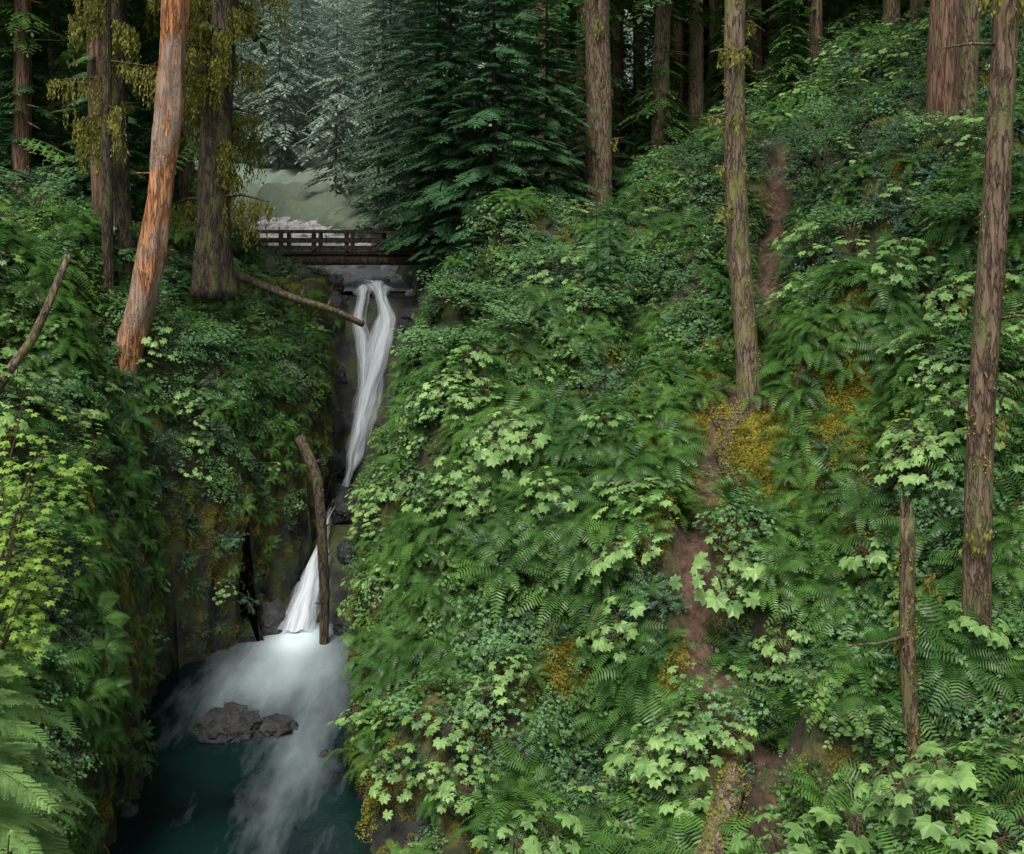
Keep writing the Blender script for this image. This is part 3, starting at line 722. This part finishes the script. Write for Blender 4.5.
FP2=np.array([(-5.9,43,-3.4,.35,0.05),(-5.72,42,-3.55,.32,.05),(-5.72,41.3,-4.5,.36,.05),(-5.6,40.6,-5.4,.40,.05),(-5.45,39.7,-6.9,.38,.12),(-5.4,39,-8,.3,.3)])
def fallsheet(name,FP,off,wm,seed,dz):
    n=160;m_=17;t=np.linspace(0,len(FP)-1,n)
    P=np.stack([np.interp(t,np.arange(len(FP)),FP[:,k]) for k in range(5)],1)
    ker=np.ones(9)/9
    for k in range(5): P[:,k]=np.convolve(np.pad(P[:,k],4,mode='edge'),ker,'valid')
    cl=np.concatenate([[0],np.cumsum(np.linalg.norm(np.diff(P[:,:3],axis=0),axis=1))])
    u=np.linspace(-1,1,m_);VV=np.zeros((n,m_,3));FL=np.zeros((n,m_,3))
    w=P[:,3]*wm*(1+.5*fbm(cl*.7,cl*0+seed,cl*0,seed,3));wob=.22*fbm(cl*.5,cl*0,cl*0,seed+40,3)
    for j in range(m_):
        VV[:,j,0]=P[:,0]+off+wob+u[j]*w
        VV[:,j,1]=P[:,1]+.18*u[j]**2+.14*fbm(u[j]*3+cl*0,cl*.7,cl*0,seed+3,3)-dz
        VV[:,j,2]=P[:,2]-.12*u[j]**2+.14*fbm(u[j]*3+cl*0,cl*.7,cl*0,seed+9,3)+dz
        FL[:,j,0]=u[j];FL[:,j,1]=cl+seed*3;FL[:,j,2]=P[:,4]
    b=B();ii=np.arange(n*m_).reshape(n,m_)
    b.add(VV.reshape(-1,3),np.stack((ii[:-1,:-1],ii[:-1,1:],ii[1:,1:],ii[1:,:-1]),-1).reshape(-1,4).tolist())
    me=b.mesh(name,[M_fall],True);at=me.attributes.new('flow','FLOAT_VECTOR','POINT');at.data.foreach_set('vector',FL.ravel())
    return me
wf=bpy.data.objects.new('waterfall',None);scene.collection.objects.link(wf)
obj('main_flow',fallsheet('main_flow',FP,0,1,1,0),parent=wf);obj('front_veil',fallsheet('front_veil',FP,.04,.65,2,.12),parent=wf)
obj('side_flow',fallsheet('side_flow',FP2,0,1,5,.05),parent=wf)
b=B();yy=np.concatenate([np.arange(44,80,.8),np.arange(80,200,4)]);VV=[]
for y in yy:
    for t in np.linspace(0,1,12): VV.append((xlf(y)*(1-t)+xrf(y)*t,y,fl(y)+.16))
ii=np.arange(len(yy)*12).reshape(len(yy),12)
b.add(VV,np.stack((ii[:-1,:-1],ii[:-1,1:],ii[1:,1:],ii[1:,:-1]),-1).reshape(-1,4).tolist())
me=b.mesh('river_water',[M_pool],True);at=me.attributes.new('foam','FLOAT','POINT');at.data.foreach_set('value',np.full(len(VV),.45,dtype=np.float32))
obj('river_water',me)

# ---------------------------------------------------------------- individual plants
sap=mk_conifer('hemlock_sapling',900,3.2,1.2,.1,60,TPLf,M_needl,M_twig,.006,-.2)
for (x,y,z,s,rz) in [(-4.6,9.3,-6.6,.95,0),(-5.0,10.2,-7.0,.95,2),(-4.0,8.6,-6.9,.6,1),(-5.3,11.4,-7.4,1.1,4)]:
    o=obj('hemlock_sapling',sap,(x,y,z));o.scale=(s,s,s);o.rotation_euler[2]=rz
def branchy_maple(name,loc,H,seed,mat,spread=1.5,az=(0,6.28),nb=9,ls=(.08,.13)):
    random.seed(seed);b=B()
    for i in range(nb):
        a=U(*az);r=spread*U(.35,1);e=np.array((math.cos(a)*r,math.sin(a)*r,H*U(.65,1.05)))
        m1_=e*np.array((.3,.3,.65));tube(b,[(0,0,0),m1_,e],[.03,.02,.006],5,1)
        for t in np.linspace(.3,1,6):
            c=m1_*(1-t)+e*t
            for k in range(17):
                q=U(0,6.28);rr=.42*math.sqrt(U(0,1))
                leaf(b,L_maple,c+np.array((math.cos(q)*rr,math.sin(q)*rr,U(-.06,.06)-rr*.25)),(math.cos(q),math.sin(q),-.3),(U(-.3,.3),U(-.3,.3)-.1,1),U(*ls))
    return obj(name,b.mesh(name,[mat,M_twig]),loc)
M_maple2=leafmat('maple_leaf_bright',(.26,.44,.07),(.32,.50,.09),(.28,.44,.08),.4,.025,False)
branchy_maple('vine_maple_tree',(-5.5,11,-7.2),4.9,3,M_maple2,1.1,(-.9,.9),11,(.08,.12))
for i,(x,y,H,s) in enumerate([(-1.6,33.5,1.6,1.5),(-.3,32.6,1.4,1.6),(.9,33.2,1.5,1.5),(-2.2,31.6,1.3,1.2),(.3,30.6,1.2,1.5),(1.9,31,1.2,1.3),(-1.3,29.6,1.1,1.3),(4.2,34.5,1.8,1.6),(9.5,31,1.6,1.6),(11.5,27,1.5,1.5),(10.2,36,2,1.8),(6.8,39,2,1.8),(12.5,41,2.2,2),(-12.4,28.5,1.5,1.3),(-13.5,31,2,1.7),(-8.2,31.5,1.3,1.2),(-1.6,23,1,1.1),(7.2,15.2,1.2,1.1)]):
    branchy_maple('vine_maple_shrub',(x,y,g(x,y)-.1),H,600+i,M_maple,s,nb=8)

# ---------------------------------------------------------------- light, camera
w=bpy.data.worlds.new('World');scene.world=w;w.use_nodes=True;nt=w.node_tree
bg=nt.nodes.get('Background') or nt.nodes.new('ShaderNodeBackground')
sky=nt.nodes.new('ShaderNodeTexSky');sky.sky_type='NISHITA';sky.sun_disc=False
EL,AZ=math.radians(60),math.radians(200)
sky.sun_elevation=EL;sky.sun_rotation=AZ;sky.dust_density=5.0;sky.air_density=1.0;sky.ozone_density=1
hs=nt.nodes.new('ShaderNodeHueSaturation');hs.inputs['Saturation'].default_value=.5
nt.links.new(sky.outputs[0],hs.inputs['Color']);nt.links.new(hs.outputs[0],bg.inputs[0]);bg.inputs[1].default_value=.15
sun=bpy.data.lights.new('sun','SUN');sun.energy=3.2;sun.angle=math.radians(18);sun.color=(1,.96,.90)
so=bpy.data.objects.new('sun',sun);scene.collection.objects.link(so)
sd=Vector((math.sin(AZ)*math.cos(EL),math.cos(AZ)*math.cos(EL),math.sin(EL)))
so.rotation_euler=sd.to_track_quat('Z','Y').to_euler()
cam=bpy.data.cameras.new('camera');cam.lens=1100/1024*36;cam.sensor_width=36;cam.shift_y=-227/1024;cam.clip_end=2000
co=bpy.data.objects.new('camera',cam);scene.collection.objects.link(co);co.rotation_euler=(math.radians(90),0,0);scene.camera=co
scene.view_settings.view_transform='Standard';scene.view_settings.look='None';scene.view_settings.exposure=0
print('done')
